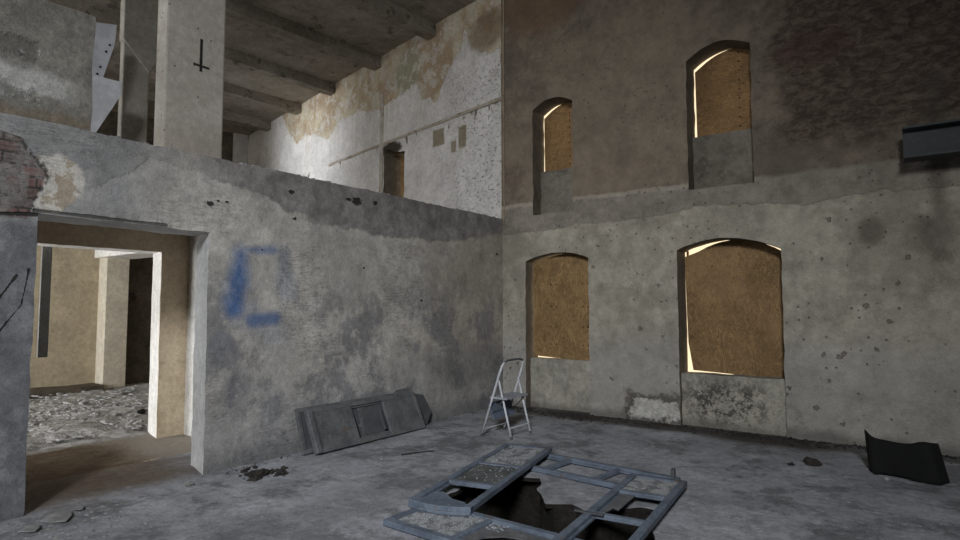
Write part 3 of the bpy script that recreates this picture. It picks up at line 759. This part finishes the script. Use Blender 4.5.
# broken glass and paint flakes lying in the leaves
def shards(o, M, x0, x1, y0, y1, n, z, smin, smax):
    for _ in range(n):
        x, y = random.uniform(x0, x1), random.uniform(y0, y1)
        if random.random() < .25 and noise.noise(Vector((x*7, y*7, 0))) < 0: continue
        s = random.uniform(smin, smax); a = random.uniform(0, PI*2)
        p = [M @ Vector((x+s*math.cos(a+k*2.1+random.uniform(-.4, .4)), y+s*math.sin(a+k*2.1+random.uniform(-.4, .4)), z+random.uniform(0, .007))) for k in range(3)]
        vs = [o.verts.new(q) for q in p]; top = [o.verts.new(q+Vector((0, 0, .003))) for q in p]
        o.faces.new(vs[::-1]); o.faces.new(top)
        for k in range(3): o.faces.new((vs[k], vs[(k+1) % 3], top[(k+1) % 3], top[k]))
bpy.context.view_layer.update()
bm = bmesh.new()
shards(bm, LN.matrix_world, .08, .58, .07, .47, 160, .032, .004, .010)
shards(bm, LN.matrix_world, 1.25, 2.0, .07, .47, 60, .032, .004, .012)
shards(bm, LN.matrix_world, .66, .8, .35, .48, 60, .022, .004, .01)
shards(bm, LL.matrix_world, 1.32, 2.05, .07, .46, 140, .032, .004, .012)
shards(bm, LL.matrix_world, .7, 1.22, .08, .45, 70, .032, .004, .011)
shards(bm, LR.matrix_world, 1.66, 2.05, .07, .42, 22, .032, .005, .018)
tag(obj('glass_fragments', bm, M_glass), 'scattered bits of broken frosted glass lying in the flat door leaves', 'broken glass', kind='stuff')

# leaves leaning on the low wall
def lean(y0, x_bot, x_top, ztop, zb=.012, yaw=0.):
    ey = Vector((math.sin(yaw), math.cos(yaw), 0)); up = Vector((x_top-x_bot, 0, ztop-zb)).normalized()
    nz = ey.cross(up).normalized()      # faces the room
    M = Matrix.Identity(4)
    for i in range(3): M[i][0], M[i][1], M[i][2] = ey[i], up[i], nz[i]
    M.translation = Vector((x_bot, y0, zb)); return M
M1 = lean(4.32, -5.33, -5.53, .44, yaw=-.035)
a = leaf('door_leaf', 'dark grey panelled door leaf leaning foremost on the low wall', 1.77, .50, (0, 0, 0), 0, (.58, 1.16), [(.06, .58, None), (1.16, 1.74, None)], mat=M_panel, M4=M1, T=.04, rail=.05, pm=M_panel, ph=.72)
bm = bmesh.new(); box(bm, 1.05, 1.09, .10, .36, .005, .02); obj('handle_plate', bm, M_bluedk, a, bevel=.004)
bm = bmesh.new(); box(bm, -.055, .02, -.0, .49, -.01, .06); obj('edge_channel', bm, M_panel, a, bevel=.012)
M2 = lean(4.18, -5.44, -5.585, .475)
leaf('door_leaf', 'grey door leaf leaning second, jutting above and left of the foremost', 1.88, .50, (0, 0, 0), 0, (.9,), [(.06, 1.8, M_bluedk)], mat=M_panel, M4=M2, T=.03, rail=.05)
M3 = lean(4.9, -5.50, -5.59, .40)
r = empty('metal_sheet'); r.matrix_world = M3
tag(r, 'dark pointed metal sheet sticking out at the right behind the leaning door leaves', 'metal sheet')
bm = bmesh.new(); prism(bm, [(0, 0), (1.38, .0), (1.50, .16), (1.40, .40), (1.0, .49), (0, .48)], 0, .012); obj('sheet', bm, M_bluedk, r, bevel=.002)
bm = bmesh.new(); prism(bm, [(.85, .48), (1.18, .48), (1.16, .53), (.9, .52)], -.01, .02); obj('folded_lip', bm, M_panel, r)

# ------------------------------------------------------------------ folding step stool
ss = tag(empty('step_stool', (-4.50, 6.18, 0)), 'grey folding step stool with hooped handrail standing open near the room corner', 'step stool')
Wd = .50; TOP = .95; tx = .33
def U(t, y): return Vector((tx*t, y, TOP*t))
pts = [U(0.01, 0), U(.5, 0), U(.84, 0), U(.93, .012), U(.975, .04), U(.995, .09), U(1, .15), U(1, Wd-.15), U(.995, Wd-.09), U(.975, Wd-.04), U(.93, Wd-.012), U(.84, Wd), U(.5, Wd), U(.01, Wd)]
bm = bmesh.new(); tube(bm, pts[:5], .015); obj('leg', bm, M_alu, ss, smooth=True)
bm = bmesh.new(); tube(bm, pts[9:], .015); obj('leg', bm, M_alu, ss, smooth=True)
bm = bmesh.new(); tube(bm, pts[4:10], .0135); tag(obj('handrail', bm, M_bluedk, ss, smooth=True), 'dark hooped handrail')
hx, hz = tx*.74, TOP*.74
for y in (.028, Wd-.028):
    bm = bmesh.new(); tube(bm, [(hx, y, hz), (.43, y, .01)], .014); obj('leg', bm, M_alu, ss, smooth=True)
for (x, z, y) in ((.0, 0, 0), (0, 0, Wd), (.43, 0, .028), (.43, 0, Wd-.028)):
    bm = bmesh.new(); tube(bm, [(x, y, .0), (x+(.012 if x == 0 else -.006), y, .035)], .0165); obj('foot_cap', bm, M_bluedk, ss)
bm = bmesh.new(); tube(bm, [(.405, .03, .13), (.405, Wd-.03, .13)], .010); obj('brace', bm, M_alu, ss)
bm = bmesh.new(); tube(bm, [(.04, .0, .09), (.04, Wd, .09)], .008); obj('brace', bm, M_alu, ss)
bm = bmesh.new(); box(bm, .13, .38, -.005, Wd+.005, .475, .50)
for k in range(7): box(bm, .145+k*.034, .157+k*.034, .01, Wd-.01, .5, .504)
obj('platform_step', bm, M_tread, ss, bevel=.004)
bm = bmesh.new(); box(bm, -.09, .12, .012, Wd-.012, -.01, .012, M=Matrix.Translation((.13, 0, .33)) @ Matrix.Rotation(R(68), 4, 'Y')); tag(obj('lower_step', bm, M_aludk, ss, bevel=.004), 'dark blue-grey lower tread')
for y in (.0, Wd):
    bm = bmesh.new(); tube(bm, [(.33, y+.012, .478), (.12, y+.012, .26)], .006, 6); obj('link_bar', bm, M_bluedk, ss)

# ------------------------------------------------------------------ black sheet standing at the right
bm = bmesh.new(); n, mrows = 26, 8; path = []
for i in range(n+1):
    t = i/n
    x = -.465+.62*t; y = 6.98-.06*t+.03*math.sin(t*6.2)
    if t > .9: y += (t-.9)*1.6
    if t < .06: y += (.06-t)*2.5
    path.append((x, y))
def top(t): return .345+.045*math.exp(-((t-.03)/.07)**2)-.03*math.sin(t*PI)+.035*math.exp(-((t-.78)/.16)**2)-.02*math.exp(-((t-1)/.05)**2)
front, rear = [], []
for i, (x, y) in enumerate(path):
    t = i/n; f, b = [], []
    for j in range(mrows+1):
        q = j/mrows; z = top(t)*q; lx = -.03*q+(.02-.10*q)*max(0, t-.6)
        w = Vector((x*5, y*5, z*5)); d = .015*noise.noise(w)+.05*q
        f.append(bm.verts.new((x+lx, y+d, z+(.03 if j == 0 and noise.noise(w*3) > 0 else 0))))
        b.append(bm.verts.new((x+lx, y+d+.022, z+(.004 if j == mrows else 0))))
    front.append(f); rear.append(b)
for i in range(n):
    for j in range(mrows):
        bm.faces.new((front[i][j], front[i+1][j], front[i+1][j+1], front[i][j+1]))
        bm.faces.new((rear[i][j], rear[i][j+1], rear[i+1][j+1], rear[i+1][j]))
    bm.faces.new((front[i][mrows], front[i+1][mrows], rear[i+1][mrows], rear[i][mrows])); bm.faces.new((front[i][0], rear[i][0], rear[i+1][0], front[i+1][0]))
for k in (0, n):
    for j in range(mrows): bm.faces.new((front[k][j], front[k][j+1], rear[k][j+1], rear[k][j]))
tag(obj('rubber_sheet', bm, M_black, smooth=True), 'stiff black sheet standing on edge at the right, before the back wall', 'sheet')

# ------------------------------------------------------------------ loose rubble
def chunk(bm, loc, s, seed, flatn=.6, rz=None):
    t = bmesh.ops.create_icosphere(bm, subdivisions=1 if s < .03 else 2, radius=1)
    rot = Matrix.Rotation(rz if rz is not None else seed*1.3, 3, 'Z')
    for v in t['verts']:
        c = v.co.normalized(); k = 1+.55*noise.noise(c*1.7+Vector((seed*3.1, seed*1.7, 0)))
        c = Vector((c.x*k*s*1.2, c.y*k*s*.85, c.z*k*s*flatn))
        v.co = rot @ c+Vector(loc)+Vector((0, 0, s*flatn*.55))
named = [((-.95, 7.04, 0), .075, M_soil, 'dark stone lying alone on the floor left of the black sheet'),
         ((-1.12, 6.9, 0), .03, M_soil, 'tiny dark stone beside the lone dark stone near the black sheet'),
         ((-5.15, 3.50, 0), .07, M_soil, 'largest clod of the dark heap at the foot of the low wall'),
         ((-5.02, 3.62, 0), .05, M_soil, 'smaller clod just right of the dark heap by the low wall'),
         ((-5.40, 2.92, 0), .035, M_stone, 'small pale stone lying beside the right door jamb'),
         ((-9.35, 4.3, .05), .06, M_black, 'black lump lying on the pale rubble beyond the doorway'),
         ((-.30, 6.85, 0), .035, M_stone, 'small pale stone at the foot of the black sheet')]
for i, (p, s, m, lab) in enumerate(named):
    bm = bmesh.new(); chunk(bm, (0, 0, 0), s, i+2); o = tag(obj('stone', bm, m), lab, 'stone'); o.location = p
for i, (x, y, s) in enumerate([(-5.34, 1.87, .15), (-5.22, 1.66, .09), (-5.45, 2.05, .06)]):
    bm = bmesh.new(); p = [(s*math.cos(k*PI/3.5+i)*random.uniform(.7, 1.15), s*.7*math.sin(k*PI/3.5+i)*random.uniform(.7, 1.15)) for k in range(7)]
    prism(bm, p, 0, .009, M=Matrix.Rotation(R(6), 4, 'X')); o = tag(obj('plaster_flake', bm, M_stone, bevel=.004), ('largest flat plaster flake on the floor just inside the doorway', 'flat plaster flake nearest the camera by the doorway', 'smallest plaster flake beside the left door jamb')[i], 'plaster flake', None); o.location = (x, y, .014)
# soil and grit along the walls, grit on the floor
bm = bmesh.new()
for i in range(1500):
    x = random.uniform(-5.5, 2.5); w = .28+.18*noise.noise(Vector((x*1.3, 0, 0)))
    if -2.6 < x < -1.4 or -4.9 < x < -3.6: w += .12
    y = BY-abs(random.gauss(0, w*.55))-.01
    chunk(bm, (x, y, -.005), random.choice((.007, .01, .012, .016, .024)), i*.37, .6)
for i in range(260):
    chunk(bm, (random.gauss(*random.choice(((-4.25, .3), (-1.5, .3)))), random.gauss(8.08, .11), -.005), random.choice((.012, .018, .026)), i*.31, .6)
for i in range(140):
    y = random.uniform(3.3, 8.2); chunk(bm, (LX+abs(random.gauss(0, .09))+.01, y, -.005), random.choice((.007, .01, .014)), i*.7, .6)
for i in range(60):
    chunk(bm, (random.gauss(-5.2, .12), random.gauss(3.52, .1), -.005), random.choice((.012, .02, .03)), i*.9, .6)
tag(obj('soil_grit', bm, M_soil), 'dark soil and grit heaped along the foot of the walls', 'soil', kind='stuff')
bm = bmesh.new()
for i in range(900):
    x, y = random.uniform(-5.5, 1.0), random.uniform(1.0, 7.8)
    if inside((x, y), fl_pit) or random.random() > .35+.5*max(0, (-3-x)/3): continue
    if -3.8 < x < -1.2 and 3.1 < y < 5.8: continue
    chunk(bm, (x, y, -.004), random.choice((.004, .006, .008, .012)), i*.53, .5)
for i in range(150):
    chunk(bm, (random.gauss(-5.2, .25), random.gauss(1.9, .25), -.004), random.choice((.006, .01, .018)), i*.57, .4)
tag(obj('floor_grit', bm, M_stone), 'pale grit and small crumbs strewn over the concrete floor', 'grit', kind='stuff')
bm = bmesh.new()
for i in range(1500):
    x, y = random.uniform(-12.9, -8.2), random.uniform(2.3, 7.0)
    chunk(bm, (x, y, .03), random.choice((.015, .02, .03, .05)), i*.41, .35)
tag(obj('rubble', bm, M_rubble), 'pale rubble covering the floor of the sunlit room beyond', 'rubble', kind='stuff')
# twig on the floor
bm = bmesh.new(); tube(bm, [(-4.62, 4.86, .008), (-4.56, 4.95, .012), (-4.50, 5.12, .008), (-4.44, 5.2, .006)], .006, 6)
tag(obj('twig', bm, M_soil), 'thin bent twig lying on the floor before the leaning door leaves', 'twig')

# ------------------------------------------------------------------ light
def area(name, loc, target, sx, sy, power, col, spread=180):
    l = bpy.data.lights.new(name, 'AREA'); l.shape = 'RECTANGLE'; l.size = sx; l.size_y = sy; l.energy = power; l.color = col; l.spread = R(spread)
    o = bpy.data.objects.new(name, l); C.objects.link(o); o.location = loc
    d = Vector(target)-Vector(loc); o.rotation_euler = d.to_track_quat('-Z', 'Y').to_euler(); return o
area('daylight_rear_window', (1.7, -4.95, 5.8), (-4.2, 4.9, .0), 1.4, 1.6, 250, (.93, .965, 1.0), 74)
area('daylight_lower_opening', (-10.7, -2.3, 1.5), (-10.7, 0, 1.35), 4.1, 2.3, 430, (.93, .96, 1.0))
area('daylight_upper_opening', (-10.1, -2.3, 5.35), (-10.1, 3, 5.5), 6.0, 2.4, 210, (.84, .91, 1.0))
area('daylight_upper_slot', (-15.0, -2.3, 5.2), (-12.9, 10, 5.6), 1.1, 3.0, 42, (.92, .96, 1), 26)
w = bpy.data.worlds.new('sky'); bpy.context.scene.world = w; w.use_nodes = True
bg = w.node_tree.nodes['Background']; bg.inputs[0].default_value = (1.0, .80, .52, 1); bg.inputs[1].default_value = 1.25

# ------------------------------------------------------------------ camera
cam = bpy.data.cameras.new('camera'); co = bpy.data.objects.new('camera', cam); C.objects.link(co)
cam.sensor_width = 36; cam.lens = 600/960*36; cam.clip_start = .05
co.location = (0, 0, 1.6); co.rotation_euler = (PI/2+math.atan(38/600.), 0, math.atan2(440, 601.2))
sc = bpy.context.scene; sc.camera = co
sc.view_settings.view_transform = 'Standard'; sc.view_settings.look = 'None'
sc.view_settings.exposure = 0; sc.view_settings.gamma = 1; sc.view_settings.use_curve_mapping = False
sc.cycles.max_bounces = 8; sc.cycles.diffuse_bounces = 6; sc.cycles.use_denoising = True
# repeats of a kind share a group
for o in C.objects:
    if o.parent or 'label' not in o: continue
    k = o.name.split('.')[0]
    if k == 'plywood_board': o['group'] = 'plywood boards closing the arched openings'
    elif k == 'stone': o['group'] = 'loose stones and clods on the floor'
    elif k == 'plaster_flake': o['group'] = 'plaster flakes by the doorway'
    elif k == 'door_leaf': o['group'] = 'door leaves leaning on the low wall' if 'leaning' in o['label'] else 'door leaves lying over the floor pit'
